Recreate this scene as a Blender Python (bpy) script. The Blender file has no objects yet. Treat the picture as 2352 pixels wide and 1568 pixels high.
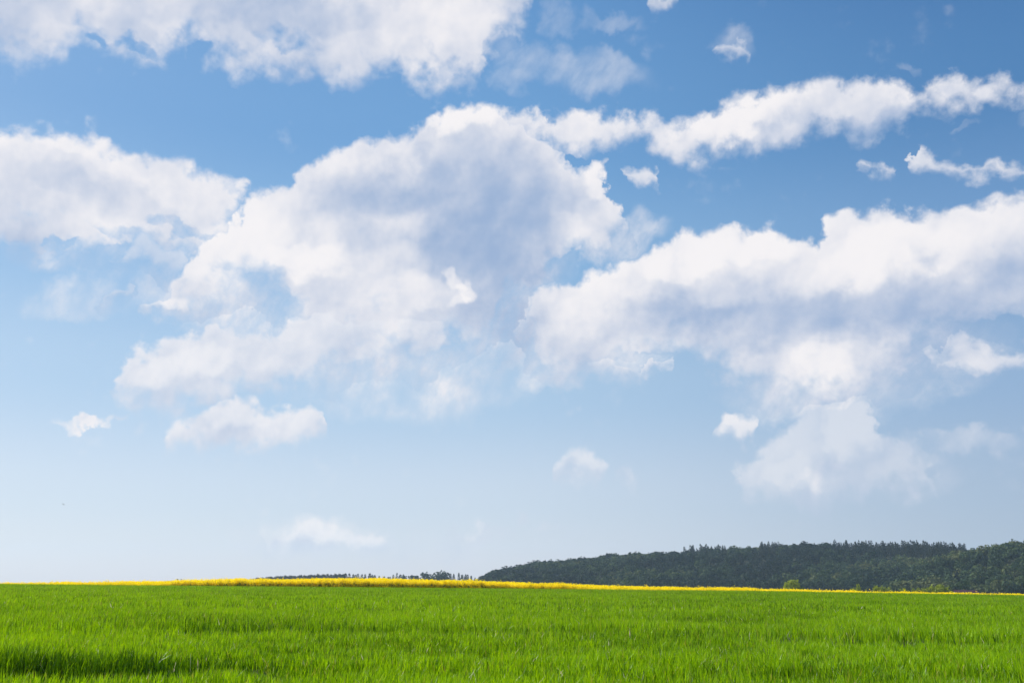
import bpy, math, random
import numpy as np
from mathutils import Vector

sc = bpy.context.scene
C = sc.collection
RAD = math.radians

# ------------------------------------------------------------------ camera
EYE = Vector((0.0, 0.0, 1.0))
PITCH = RAD(15.2)                       # the camera looks a little up at the sky
FPX, CX, CY = 2037.0, 1176.0, 784.0     # photograph measured on a 2352 x 1568 grid
cam_data = bpy.data.cameras.new("camera")
cam_data.sensor_width = 36.0
cam_data.lens = 36.0 * FPX / 2352.0
cam_data.clip_start = 0.05
cam_data.clip_end = 20000.0
cam = bpy.data.objects.new("camera", cam_data)
C.objects.link(cam)
cam.location = EYE
cam.rotation_euler = (math.pi / 2 + PITCH, 0.0, 0.0)
sc.camera = cam

def direction(px, py):
    """world direction seen at a photo pixel"""
    x, y = (px - CX) / FPX, (CY - py) / FPX
    c, s = math.cos(PITCH), math.sin(PITCH)
    return Vector((x, c - s * y, s + c * y))

def az_el(px, py):
    d = direction(px, py)
    return math.degrees(math.atan2(d.x, d.y)), math.degrees(math.atan2(d.z, math.hypot(d.x, d.y)))

# ------------------------------------------------------------------ exposure
sc.view_settings.view_transform = 'Standard'
sc.view_settings.look = 'None'
sc.view_settings.gamma = 1.0
EXPOSURE = 0.4
sc.view_settings.exposure = EXPOSURE
sc.view_settings.use_curve_mapping = False

# ------------------------------------------------------------------ sun
SUN_AZ, SUN_EL, SUN_STRENGTH = RAD(-60), RAD(42), 4.8     # azimuth from +Y, negative = left
sun_dir = Vector((math.sin(SUN_AZ) * math.cos(SUN_EL), math.cos(SUN_AZ) * math.cos(SUN_EL), math.sin(SUN_EL)))
sun_data = bpy.data.lights.new("sun", 'SUN')
sun_data.energy = SUN_STRENGTH
sun_data.angle = RAD(0.5)
sun_data.color = (1.0, 0.955, 0.88)
sun = bpy.data.objects.new("sun", sun_data)
C.objects.link(sun)
sun.rotation_euler = (-sun_dir).to_track_quat('-Z', 'Y').to_euler()
sun.location = (-30, 10, 40)

# ------------------------------------------------------------------ world: sky and clouds
SKY_STRENGTH = 0.1
world = bpy.data.worlds.new("World")
sc.world = world
world.use_nodes = True
wt = world.node_tree
wt.nodes.clear()
WL = wt.links

def wn(kind, **kw):
    n = wt.nodes.new(kind)
    for k, v in kw.items():
        setattr(n, k, v)
    return n

def feed(sock, v):
    if isinstance(v, bpy.types.NodeSocket):
        WL.new(v, sock)
    elif v is not None:
        sock.default_value = v

def M(op, a, b=None, c=None, clamp=False):
    n = wn('ShaderNodeMath', operation=op, use_clamp=clamp)
    feed(n.inputs[0], a); feed(n.inputs[1], b); feed(n.inputs[2], c)
    return n.outputs[0]

def add(a, b): return M('ADD', a, b)
def sub(a, b): return M('SUBTRACT', a, b)
def mul(a, b): return M('MULTIPLY', a, b)
def mad(a, b, c): return M('MULTIPLY_ADD', a, b, c)

def step(v, lo, hi, a=0.0, b=1.0, kind='SMOOTHSTEP'):
    n = wn('ShaderNodeMapRange', interpolation_type=kind)
    feed(n.inputs['Value'], v); feed(n.inputs['From Min'], lo); feed(n.inputs['From Max'], hi)
    feed(n.inputs['To Min'], a); feed(n.inputs['To Max'], b)
    return n.outputs['Result']

def noise(vec, scale, detail, rough=0.55, typ='FBM', lac=2.0):
    n = wn('ShaderNodeTexNoise', noise_dimensions='3D', noise_type=typ)
    n.normalize = True
    feed(n.inputs['Vector'], vec); n.inputs['Scale'].default_value = scale
    n.inputs['Detail'].default_value = detail; n.inputs['Roughness'].default_value = rough
    n.inputs['Lacunarity'].default_value = lac
    return n

def vmath(op, a, b=None, s=None):
    n = wn('ShaderNodeVectorMath', operation=op)
    feed(n.inputs[0], a)
    if b is not None: feed(n.inputs[1], b)
    if s is not None: feed(n.inputs['Scale'], s)
    return n.outputs[0]

def mixc(f, a, b):
    n = wn('ShaderNodeMix', data_type='RGBA')
    feed(n.inputs[0], f); feed(n.inputs[6], a); feed(n.inputs[7], b)
    return n.outputs[2]

sky = wn('ShaderNodeTexSky', sky_type='NISHITA', sun_disc=False)
sky.sun_elevation = SUN_EL
sky.sun_rotation = SUN_AZ
sky.altitude = 200
sky.air_density = 1.0
sky.dust_density = 1.2
sky.ozone_density = 2.0

DIR = wn('ShaderNodeTexCoord').outputs['Generated']
sep = wn('ShaderNodeSeparateXYZ'); WL.new(DIR, sep.inputs[0])
dx, dy, dz = sep.outputs
DEG = 180 / math.pi
AZ0 = mul(M('ARCTAN2', dx, dy), DEG)
EL0 = mul(M('ARCSINE', dz), DEG)

# turbulence that crumbles the outlines of the clouds
n_big = noise(DIR, 9.0, 3.0, 0.5)
n_fine = noise(DIR, 34.0, 6.0, 0.54)
sb = wn('ShaderNodeSeparateColor'); WL.new(n_big.outputs['Color'], sb.inputs[0])
sf = wn('ShaderNodeSeparateColor'); WL.new(n_fine.outputs['Color'], sf.inputs[0])
AZ = add(AZ0, add(mad(sb.outputs[0], 1.6, -0.8), mad(sf.outputs[0], 3.0, -1.5)))
EL = add(EL0, add(mad(sb.outputs[1], 1.6, -0.8), mad(sf.outputs[1], 3.0, -1.5)))
AZ_SPAN = 36.0
AZ_T = step(AZ, -AZ_SPAN, AZ_SPAN, 0.0, 1.0, 'LINEAR')

def layer(clouds, soft_top=0.55, soft_bot=1.5, bias=0.0):
    """clouds: (opacity, [(x, y_top, y_bottom), ...]) outlines; returns coverage field and height in cloud"""
    stops = []
    for opacity, pts in clouds:
        for k, (x, yt, yb) in enumerate(pts):
            at, et = az_el(x, yt)
            ab, eb = az_el(x, yb)
            stops.append(((at + ab) / 2, et, eb, opacity))
        # close the ends
        a0 = az_el(pts[0][0], (pts[0][1] + pts[0][2]) / 2); a1 = az_el(pts[-1][0], (pts[-1][1] + pts[-1][2]) / 2)
        if a0[0] > -30.0: stops.append((a0[0] - 0.45, a0[1] - 2.0, a0[1] + 2.0, opacity))
        if a1[0] < 30.0: stops.append((a1[0] + 0.45, a1[1] - 2.0, a1[1] + 2.0, opacity))
    stops.sort()
    ramp = wn('ShaderNodeValToRGB')
    ramp.color_ramp.interpolation = 'LINEAR'
    els = ramp.color_ramp.elements
    assert len(stops) <= 32, len(stops)
    while len(els) > 1: els.remove(els[-1])
    for k, (a, et, eb, op) in enumerate(stops):
        p = min(1, max(0, (a + AZ_SPAN) / (2 * AZ_SPAN)))
        e = els[0] if k == 0 else els.new(p)
        e.position = p
        e.color = (et / 60, eb / 60, op, 1)
    WL.new(AZ_T, ramp.inputs[0])
    s = wn('ShaderNodeSeparateColor'); WL.new(ramp.outputs[0], s.inputs[0])
    top, bot = mul(s.outputs[0], 60.0), mul(s.outputs[1], 60.0)
    ft = mul(sub(top, EL), 1 / soft_top)
    fb = mul(sub(EL, bot), 1 / soft_bot)
    f = M('SMOOTH_MIN', ft, fb, 0.4)
    f = M('MAXIMUM', M('MINIMUM', f, 2.0), -1.5)
    f = add(f, bias)
    h = M('DIVIDE', sub(EL, bot), M('MAXIMUM', sub(top, bot), 0.6), clamp=True)
    return f, h, s.outputs[2]

LAYERS = [
    # high bank over the top left
    dict(clouds=[(1.0, [(0,-500,112),(90,-500,128),(180,-500,128),(235,-500,88),(290,-500,112),(345,-500,130),(420,-500,120),
        (455,-500,88),(480,-500,100),(570,-500,150),(660,-500,150),(760,-500,168),(840,-500,192),(905,-500,170),(950,-500,200),
        (1030,-500,222),(1065,-500,195),(1110,-500,150),(1115,-500,110),(1160,-500,70),(1205,-500,35),(1225,-400,-10)])], soft_bot=1.2, soft_top=1.0, bias=0.45),
    # long bank at the left and the bright wing at the right
    dict(clouds=[(1.0, [(0,300,570),(60,299,580),(130,303,590),(250,327,575),(330,348,570),(400,366,580),(480,392,560),(530,412,520),(575,438,460)]),
        (1.0, [(1165,262,330),(1200,252,340),(1250,272,345),(1300,256,345),(1370,258,335),(1420,248,315),(1470,262,318),(1530,286,350),(1585,284,365),(1635,256,374),
         (1700,226,356),(1790,203,345),(1900,177,312),(1960,186,305),(2020,167,300),(2075,195,288),(2110,198,270),(2150,170,255),(2250,182,245),(2352,198,222)])],
        soft_bot=0.9, soft_top=0.45, bias=0.25),
    # the big cumulus in the middle
    dict(clouds=[(1.0, [(325,712,722),(355,690,722),(400,612,722),(445,560,700),(500,520,672),(530,480,662),(560,446,655),(610,440,660),(650,428,685),
        (690,368,760),(745,344,820),(830,320,840),(900,318,840),(940,310,830),(990,280,820),(1035,246,800),(1080,232,780),(1140,240,760),
        (1185,258,740),(1240,312,670),(1290,346,600),(1330,372,598),(1360,350,590),(1395,374,570),(1412,440,555),(1445,526,540)])], soft_bot=1.3, soft_top=0.4, bias=0.25),
    # lower left arm and the wide bank at the right
    dict(clouds=[(0.9, [(262,862,905),(300,815,945),(390,788,955),(490,746,940),(560,750,915),(640,748,890),(720,700,870),(900,690,835),(1010,740,830)]),
        (1.0, [(1195,735,800),(1228,650,825),(1290,645,845),(1350,625,850),(1440,595,835),(1500,585,800),(1560,556,800),(1580,536,815),(1690,520,880),
         (1780,515,905),(1850,540,920),(1900,548,910),(1922,492,905),(2000,490,885),(2070,480,830),(2120,500,790),(2170,480,765),(2230,460,740),(2290,455,735),(2352,448,742)])],
        soft_bot=1.3, soft_top=0.4, bias=0.25),
    # smaller clouds below
    dict(clouds=[(0.65, [(228,690,702),(270,656,694),(298,648,676)]),
        (0.9, [(365,1024,1034),(400,988,1032),(520,926,1028),(570,928,1030),(605,962,1032),(660,945,1022),(700,936,1000),(745,968,982)]),
        (0.9, [(1350,820,850),(1470,825,848),(1540,835,846)]),
        (0.85, [(1630,972,1002),(1655,942,1006),(1700,938,1010),(1742,944,994)]),
        (0.9, [(2135,820,834),(2180,790,842),(2222,772,846),(2280,794,842),(2352,808,838)])], soft_bot=0.6, soft_top=0.4, bias=0.55),
    # faint clouds near the horizon
    dict(clouds=[(0.85, [(600,1252,1270),(650,1225,1272),(740,1208,1275),(800,1226,1275),(860,1208,1270),(885,1222,1265)]),
        (0.5, [(1050,1225,1238),(1100,1212,1232)]),
        (0.6, [(1288,1064,1088),(1340,1053,1091),(1382,1046,1086)]),
        (0.4, [(1435,1078,1102),(1465,1076,1102)]),
        (0.55, [(1685,1085,1112),(1740,1040,1134),(1800,995,1136),(1930,930,1140),(2000,928,1138),(2030,985,1136),(2080,1040,1134),(2150,1075,1116)])], soft_bot=0.8, soft_top=0.45, bias=0.65),
    # scraps
    dict(clouds=[(0.8, [(0,536,562),(40,545,564)]),(0.55,[(60,582,600),(100,572,608),(140,585,604)]),
        (0.9, [(1440,368,392),(1490,376,424),(1520,388,420)]),
        (0.8, [(1962,384,398),(2020,392,412),(2080,384,412)]),
        (0.9, [(2105,350,385),(2200,362,398),(2290,372,410),(2315,392,415)])], soft_bot=0.45, soft_top=0.35, bias=0.35),
    dict(clouds=[(0.75, [(1645,95,115),(1680,100,135),(1735,108,132)]),(0.7, [(1495,-30,18),(1555,-30,10)]),
        (0.22, [(2110,985,1015),(2200,980,1025),(2300,990,1020)]),
        (0.6, [(275,548,590),(330,535,610),(390,545,620),(430,560,615)])], soft_bot=0.6, soft_top=0.4, bias=0.35),
]
F = H = O = None
for L in LAYERS:
    f, h, o = layer(**L)
    if F is None:
        F, H, O = f, h, o
    else:
        nearer = M('GREATER_THAN', f, F)
        H = mad(nearer, sub(h, H), H)
        O = mad(nearer, sub(o, O), O)
        F = M('MAXIMUM', F, f)
# away from the photographed part of the sky the clouds are scattered at random
n_wild = noise(DIR, 3.2, 5.0, 0.55)
wild = mad(n_wild.outputs['Fac'], 9.0, -4.9)
out = M('MAXIMUM', step(M('ABSOLUTE', AZ0), 34.0, 40.0), step(EL0, 37.0, 44.0))
F = mad(out, sub(wild, F), F)

# coordinates turned off the axes, so that the noise lattice does not show
rot = wn('ShaderNodeMapping'); rot.inputs['Rotation'].default_value = (0.7, 0.4, 0.9); WL.new(DIR, rot.inputs['Vector'])
D2 = rot.outputs[0]

def blob_at(A, E, cx, cy, rx, ry, tilt, gain, soft=0.15):
    """soft ellipse of sky round a point; plain float nodes only, which keeps the shader's stack small"""
    a, e = az_el(cx, cy)
    a2, _ = az_el(cx + rx, cy); _, e2 = az_el(cx, cy - ry)
    wx, wy = abs(a2 - a), abs(e2 - e)
    c, n = math.cos(RAD(tilt)), math.sin(RAD(tilt))
    u = mad(E, n / wx, mad(A, c / wx, -(a * c + e * n) / wx))
    v = mad(E, c / wy, mad(A, -n / wy, -(e * c - a * n) / wy))
    return step(mad(u, u, mul(v, v)), 1.0, soft, 0.0, gain)

def puffs(scale):
    """rounded lobes: cells of a warped lattice"""
    v = wn('ShaderNodeTexVoronoi', feature='F1'); WL.new(warp, v.inputs['Vector']); v.inputs['Scale'].default_value = scale
    return v.outputs['Distance']
warp = vmath('ADD', D2, vmath('SCALE', n_fine.outputs['Color'], s=0.03))
p1, p2 = puffs(24.0), puffs(58.0)
from mathutils import Euler
toward_sun = Euler((0.7, 0.4, 0.9)).to_matrix() @ Vector((-0.75, -0.2, 0.62)).normalized()

# crumbling, then coverage
n_edge = noise(D2, 60.0, 6.0, 0.6)
n_hole = noise(vmath('MULTIPLY', D2, (1.0, 1.0, 1.0)), 14.0, 5.0, 0.6)
HOLES = [  # blue gaps (negative)
    (610,700,120,36,12,-0.75),(640,82,80,40,-10,-1.15),(330,100,50,25,0,-0.9),(460,105,30,25,0,-0.8),(1010,135,120,40,-25,-0.75),(985,185,60,30,0,-0.5),(235,85,40,25,0,-0.8),
    (420,508,100,26,-8,-1.3),(220,512,130,22,0,-1.05),(60,500,90,20,0,-0.5),(110,562,50,14,0,-0.8),(260,560,40,20,0,-0.8),(520,470,40,30,0,-0.9),(880,700,80,50,0,-0.4),(1290,610,50,25,30,-0.8),(820,740,50,35,0,-0.8),
    (1185,720,60,120,0,-1.6),(1130,840,160,50,0,-1.2),(1440,826,120,13,0,-1.9),(1410,345,40,20,0,-0.9),(1320,345,40,14,0,-1.0),(1245,275,22,16,0,-0.8),
    (2300,735,120,30,0,-1.3),(900,885,300,50,0,-0.6),(2080,760,120,60,0,-0.4),(1900,545,40,20,0,-0.6),(2100,860,110,40,0,-1.0),
]
F2 = add(F, add(mad(n_edge.outputs['Fac'], 1.7, -0.85), mad(n_hole.outputs['Fac'], 2.6, -1.3)))
F2 = add(F2, add(mad(p1, -0.9, 0.45), mad(p2, -0.8, 0.40)))
AZH = add(AZ0, add(mad(sb.outputs[0], 3.0, -1.5), mad(sf.outputs[0], 3.2, -1.6)))
ELH = add(EL0, add(mad(sb.outputs[1], 3.0, -1.5), mad(sf.outputs[1], 3.2, -1.6)))
for q in HOLES:
    F2 = add(F2, blob_at(AZH, ELH, *q))
DENSE = step(F2, -0.55, 1.55)
# thin veils
VEILS = [  # x, y, rx, ry, tilt, opacity
    (1160,700,210,220,0,0.85),(900,870,360,120,0,0.70),(560,690,340,110,0,0.75),(240,680,190,70,10,0.55),(200,953,90,17,14,0.95),(340,510,380,140,-8,0.6),
    (1300,150,230,70,-10,0.26),(1400,130,90,40,-20,0.22),(1190,185,80,40,0,0.24),(1400,45,110,25,-8,0.2),(1690,85,70,50,-30,0.25),
    (1940,1085,300,90,0,0.62),(2200,1005,190,38,0,0.34),(760,1250,280,70,0,0.6),(1080,1230,120,45,0,0.5),(1050,1275,90,30,0,0.4),
    (1445,1088,40,28,0,0.5),(2100,780,280,140,0,0.7),(1900,890,300,100,0,0.7),(1300,830,280,70,0,0.65),(180,590,280,60,0,0.35),
    (2090,145,40,16,-40,0.18),(1270,30,50,50,0,0.25),(1250,1212,50,14,0,0.4),(1190,1180,30,14,0,0.3),
    (1450,545,110,60,20,0.5),(1930,960,60,90,0,0.4),(2230,297,40,10,0,0.15),
]
V = None
for q in VEILS:
    b = blob_at(AZH, ELH, *q, soft=0.0)
    V = b if V is None else M('MAXIMUM', V, b)
V = mul(V, step(n_hole.outputs['Fac'], 0.30, 0.62, 0.25, 1.15))
n_wisp = noise(vmath('MULTIPLY', D2, (1.0, 2.4, 1.6)), 20.0, 7.0, 0.62)
V = mul(V, step(n_wisp.outputs['Fac'], 0.30, 0.72, 0.45, 1.35))
O = mad(out, sub(1.0, O), O)
COVER = M('MAXIMUM', mul(DENSE, mul(O, 0.97)), V)
COVER = mul(COVER, step(EL0, -1.0, 3.0, 0.0, 1.0))

# light on the clouds: towers bright towards the sun, thick cores and bases grey
def relief(scale, detail, shift, rough=0.5):
    p = noise(D2, scale, detail, rough).outputs['Fac']
    q = noise(vmath('ADD', D2, tuple(shift * v for v in toward_sun)), scale, detail, rough).outputs['Fac']
    return sub(p, q)
AZB = add(AZ0, add(mad(sb.outputs[0], 5.0, -2.5), mad(sf.outputs[0], 3.0, -1.5)))
ELB = add(EL0, add(mad(sb.outputs[1], 5.0, -2.5), mad(sf.outputs[1], 3.0, -1.5)))
SHADE_SPOTS = [  # thick grey cores (negative) and sunlit towers (positive)
    (1120,450,270,190,0,-0.55),(1160,610,250,210,0,-0.50),(1330,430,90,90,0,-0.2),(1215,400,90,110,0,-0.15),(1000,500,120,40,15,0.15),(1120,520,90,30,20,0.12),(860,430,210,90,10,-0.40),(930,590,190,80,0,-0.18),
    (690,600,150,55,0,0.45),(540,560,170,120,30,0.38),(1060,285,150,55,10,0.65),(1030,648,26,30,0,0.5),(1056,676,32,40,0,0.55),(1040,706,34,26,0,0.4),(970,690,120,60,0,0.32),(1080,800,190,130,0,-0.30),
    (2240,690,340,130,0,-0.55),(1830,735,360,80,0,-0.45),(1520,725,220,60,0,-0.25),(1650,690,260,70,0,-0.25),(2030,590,260,65,10,0.45),(1640,575,280,48,8,0.50),(1240,660,70,50,0,0.3),(1330,690,170,90,0,0.20),(1310,540,70,70,0,0.3),
    (1720,280,260,65,18,0.50),(2030,280,240,50,12,-0.45),(1800,330,150,40,10,-0.25),(2280,200,90,40,0,-0.1),(620,30,300,60,0,-0.38),(250,30,200,50,0,-0.15),(1000,70,200,70,0,0.2),(90,420,280,50,-8,-0.20),(150,330,260,40,-8,0.25),(330,460,200,40,-8,-0.2),
    (1965,985,70,80,0,0.75),(1915,840,60,70,0,0.40),(1690,970,70,50,0,0.25),(1810,1075,90,40,0,0.5),
    (390,690,80,30,20,0.40),(480,830,80,50,30,0.35),(370,870,80,40,20,0.35),(530,980,80,45,0,0.35),(1365,390,45,45,0,0.45),(900,800,60,70,0,0.3),(700,630,90,40,0,0.25),
    (2220,800,120,50,0,0.2),(1340,1070,80,30,0,0.3),(760,1222,170,50,0,0.55),
]
n_l1 = noise(D2, 13.0, 5.0, 0.5)
S = add(mad(H, 0.36, 0.16), mad(n_l1.outputs['Fac'], 0.9, -0.45))
S = add(S, mul(relief(8.0, 3.0, 0.035), 0.85))
S = add(S, add(mul(relief(20.0, 4.0, 0.016), 0.75), mul(relief(60.0, 4.0, 0.006), 0.38)))
for q in SHADE_SPOTS:
    S = add(S, blob_at(AZB, ELB, *q, soft=0.0))
S = add(S, mad(sb.outputs[2], 0.9, -0.45))
LIGHT = step(S, -0.85, 1.0)

# clear air: deep blue overhead, pale towards the horizon, paler on the sun's side
def air(stops):
    r = wn('ShaderNodeValToRGB'); els = r.color_ramp.elements
    r.color_ramp.interpolation = 'EASE'
    els.remove(els[1])
    for i, (e, c) in enumerate(stops):
        el = els[0] if i == 0 else els.new(e / 90)
        el.position = e / 90; el.color = (*c, 1)
    WL.new(mul(EL0, 1 / 90), r.inputs[0])
    return r.outputs[0]
sunward = air([(0,(.74,.76,.85)),(5,(.60,.69,.82)),(12,(.42,.595,.79)),(20,(.25,.47,.74)),(28,(.14,.355,.67)),(40,(.10,.295,.61)),(90,(.08,.20,.50))])
away = air([(0,(.38,.46,.61)),(5,(.34,.45,.63)),(12,(.27,.42,.65)),(20,(.14,.31,.59)),(28,(.062,.215,.48)),(40,(.018,.115,.355)),(90,(.04,.12,.36))])
air_col = mixc(step(AZ0, -4.0, 40.0), sunward, away)
air_col = vmath('SCALE', air_col, s=1.0 / SKY_STRENGTH / 2 ** EXPOSURE)

k = 1.0 / SKY_STRENGTH / 2 ** EXPOSURE
cloud_col = mixc(LIGHT, (0.33 * k, 0.445 * k, 0.66 * k, 1), (0.955 * k, 0.92 * k, 0.925 * k, 1))
clear = mixc(0.8, sky.outputs['Color'], air_col)
col = mixc(COVER, clear, cloud_col)
bg = wn('ShaderNodeBackground')
WL.new(col, bg.inputs['Color'])
bg.inputs['Strength'].default_value = SKY_STRENGTH
wo = wn('ShaderNodeOutputWorld')
WL.new(bg.outputs[0], wo.inputs['Surface'])

# ================================================================== helpers
rng = np.random.default_rng(7)

def mesh_from_arrays(name, verts, faces_flat, sizes, attrs=None):
    """verts (n,3); faces_flat = vertex indices of all faces; sizes = corners of each face"""
    me = bpy.data.meshes.new(name)
    me.vertices.add(len(verts)); me.vertices.foreach_set("co", np.ascontiguousarray(verts, dtype=np.float32).ravel())
    me.loops.add(len(faces_flat)); me.loops.foreach_set("vertex_index", np.ascontiguousarray(faces_flat, dtype=np.int32))
    starts = np.concatenate([[0], np.cumsum(sizes)[:-1]]).astype(np.int32)
    me.polygons.add(len(sizes)); me.polygons.foreach_set("loop_start", starts)
    me.update(calc_edges=True)
    for k, v in (attrs or {}).items():
        at = me.attributes.new(k, 'FLOAT', 'POINT')
        at.data.foreach_set("value", np.ascontiguousarray(v, dtype=np.float32))
    return me

def link(name, me, mat, parent=None, loc=None):
    o = bpy.data.objects.new(name, me)
    C.objects.link(o)
    if mat is not None and me is not None and not me.materials: me.materials.append(mat)
    if parent is not None: o.parent = parent
    if loc is not None: o.location = loc
    return o

def tag(o, label=None, cat=None, group=None, kind=None):
    for k, v in (('label', label), ('category', cat), ('group', group), ('kind', kind)):
        if v: o[k] = v
    return o

def value_noise(x, y, cell, seed):
    """smooth 2-D value noise in 0..1"""
    r = np.random.default_rng(seed).random((256, 256))
    u, v = np.asarray(x) / cell, np.asarray(y) / cell
    i, j = np.floor(u).astype(int), np.floor(v).astype(int)
    a, b = u - i, v - j
    a, b = a * a * (3 - 2 * a), b * b * (3 - 2 * b)
    g = lambda p, q: r[p % 256, q % 256]
    return (g(i, j) * (1 - a) + g(i + 1, j) * a) * (1 - b) + (g(i, j + 1) * (1 - a) + g(i + 1, j + 1) * a) * b

def smooth(t):
    t = np.clip(t, 0, 1)
    return t * t * (3 - 2 * t)

def at_range(px, py, r):
    """the point seen at a photo pixel, r metres away over the ground"""
    d = direction(px, py)
    return EYE + d * (r / math.hypot(d.x, d.y))

# ------------------------------------------------------------------ materials
def material(name):
    m = bpy.data.materials.new(name); m.use_nodes = True
    t = m.node_tree; t.nodes.clear()
    return m, t, t.nodes.new('ShaderNodeOutputMaterial')

def ramp_of(t, fac, stops, interp='LINEAR'):
    r = t.nodes.new('ShaderNodeValToRGB'); e = r.color_ramp.elements; r.color_ramp.interpolation = interp
    e.remove(e[1])
    for i, (p, c) in enumerate(stops):
        q = e[0] if i == 0 else e.new(p)
        q.position = p; q.color = (*c, 1)
    t.links.new(fac, r.inputs[0])
    return r.outputs[0]

def leaf_material(name, stops, translucent=0.35, rough=0.5, spec=0.3, patch=None, gain=1.0):
    """foliage: colour from each blade's or leaf's own 'tone', part of the light passes through"""
    m, t, out = material(name)
    a = t.nodes.new('ShaderNodeAttribute'); a.attribute_name = 'tone'
    fac = a.outputs['Fac']
    if patch:
        g = t.nodes.new('ShaderNodeNewGeometry')
        n = t.nodes.new('ShaderNodeTexNoise'); n.inputs['Scale'].default_value = patch[0]; n.inputs['Detail'].default_value = 3
        t.links.new(g.outputs['Position'], n.inputs['Vector'])
        x = t.nodes.new('ShaderNodeMath'); x.operation = 'MULTIPLY_ADD'
        t.links.new(n.outputs['Fac'], x.inputs[0]); x.inputs[1].default_value = patch[1]; x.inputs[2].default_value = -patch[1] / 2
        y = t.nodes.new('ShaderNodeMath'); y.operation = 'ADD'
        t.links.new(fac, y.inputs[0]); t.links.new(x.outputs[0], y.inputs[1]); fac = y.outputs[0]
    c = ramp_of(t, fac, stops)
    p = t.nodes.new('ShaderNodeBsdfPrincipled'); t.links.new(c, p.inputs['Base Color'])
    p.inputs['Roughness'].default_value = rough; p.inputs['Specular IOR Level'].default_value = spec
    tr = t.nodes.new('ShaderNodeBsdfTranslucent')
    hs = t.nodes.new('ShaderNodeHueSaturation'); hs.inputs['Hue'].default_value = 0.488; hs.inputs['Saturation'].default_value = 1.1
    hs.inputs['Value'].default_value = 1.25 * gain
    t.links.new(c, hs.inputs['Color']); t.links.new(hs.outputs[0], tr.inputs['Color'])
    mx = t.nodes.new('ShaderNodeMixShader'); mx.inputs[0].default_value = translucent
    t.links.new(p.outputs[0], mx.inputs[1]); t.links.new(tr.outputs[0], mx.inputs[2])
    t.links.new(mx.outputs[0], out.inputs['Surface'])
    return m

def plain_material(name, c1, c2, scale=2.0, rough=0.9, bump=0.0):
    m, t, out = material(name)
    tc = t.nodes.new('ShaderNodeTexCoord')
    n = t.nodes.new('ShaderNodeTexNoise'); n.inputs['Scale'].default_value = scale; n.inputs['Detail'].default_value = 8
    t.links.new(tc.outputs['Object'], n.inputs['Vector'])
    c = ramp_of(t, n.outputs['Fac'], [(0.3, c1), (0.7, c2)])
    p = t.nodes.new('ShaderNodeBsdfPrincipled'); t.links.new(c, p.inputs['Base Color'])
    p.inputs['Roughness'].default_value = rough; p.inputs['Specular IOR Level'].default_value = 0.2
    if bump:
        b = t.nodes.new('ShaderNodeBump'); b.inputs['Strength'].default_value = bump
        t.links.new(n.outputs['Fac'], b.inputs['Height']); t.links.new(b.outputs[0], p.inputs['Normal'])
    t.links.new(p.outputs[0], out.inputs['Surface'])
    return m

MAT_GROUND = plain_material("field_soil", (0.035, 0.05, 0.012), (0.06, 0.085, 0.02), 0.8)
MAT_FLOOR = plain_material("forest_floor", (0.02, 0.028, 0.012), (0.035, 0.04, 0.02), 0.05)
MAT_GRASS = leaf_material("grass_blades", [(0.0, (0.035, 0.11, 0.004)), (0.5, (0.205, 0.395, 0.005)), (0.9, (0.31, 0.53, 0.008)),
                                           (0.925, (0.30, 0.50, 0.010)), (0.95, (0.28, 0.31, 0.05)), (0.965, (0.28, 0.31, 0.06)), (0.975, (0.55, 0.48, 0.27)), (1.0, (0.65, 0.6, 0.42))],
                          0.42, 0.42, 0.20)
MAT_RAPE_FLOWER = leaf_material("rapeseed_petals", [(0.0, (0.80, 0.64, 0.010)), (0.5, (0.91, 0.79, 0.022)), (1.0, (0.95, 0.87, 0.07))], 0.4, 0.6, 0.1)
MAT_RAPE_GREEN = leaf_material("rapeseed_leaves", [(0.0, (0.05, 0.10, 0.02)), (1.0, (0.12, 0.20, 0.03))], 0.3, 0.55, 0.25)
MAT_BROAD = leaf_material("broadleaf_foliage", [(0.0, (0.008, 0.018, 0.013)), (0.45, (0.018, 0.036, 0.019)), (0.8, (0.052, 0.086, 0.030)), (1.0, (0.095, 0.11, 0.038))], 0.2, 0.7, 0.1)
MAT_CONIFER = leaf_material("conifer_needles", [(0.0, (0.008, 0.014, 0.010)), (1.0, (0.020, 0.032, 0.016))], 0.08, 0.7, 0.1)
MAT_HEDGE = leaf_material("young_foliage", [(0.0, (0.13, 0.17, 0.012)), (0.5, (0.23, 0.28, 0.018)), (1.0, (0.34, 0.38, 0.03))], 0.4, 0.6, 0.15)
MAT_BARK = plain_material("bark", (0.035, 0.028, 0.02), (0.08, 0.065, 0.05), 3.0)

# ================================================================== the ground
CREST = 118.0
_px = np.array([-600, 0, 517, 839, 1148, 1400, 1723, 2352, 3000], float)
_grass_top = np.array([1335, 1340, 1345, 1347.3, 1350, 1352.2, 1354.6, 1364, 1372], float)
_vx = np.array([-600, 0, 260, 517, 700, 839, 1091, 1250, 1480, 1723, 2000, 2352, 3000], float)
_visible = np.array([0, 1.2, 6.5, 15, 18, 19.5, 16, 11.5, 7.5, 4.2, 2.0, 0.8, 0], float)
PX_PER_SLOPE = FPX * 1.037

HOLLOWS = [(-4.85, 9.3, 1.25, 0.85, 0.36), (-3.2, 9.9, 0.7, 0.4, 0.10), (3.1, 9.0, 0.9, 0.5, 0.08), (-4.6, 17.2, 2.6, 0.9, 0.14), (0.3, 17.6, 2.2, 0.8, 0.12), (6.2, 15.5, 1.8, 0.9, 0.06), (0.9, 6.9, .8, .45, .12), (-0.2, 11.6, 1.0, .6, .10), (5.2, 9.4, .7, .4, .07)]

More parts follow.
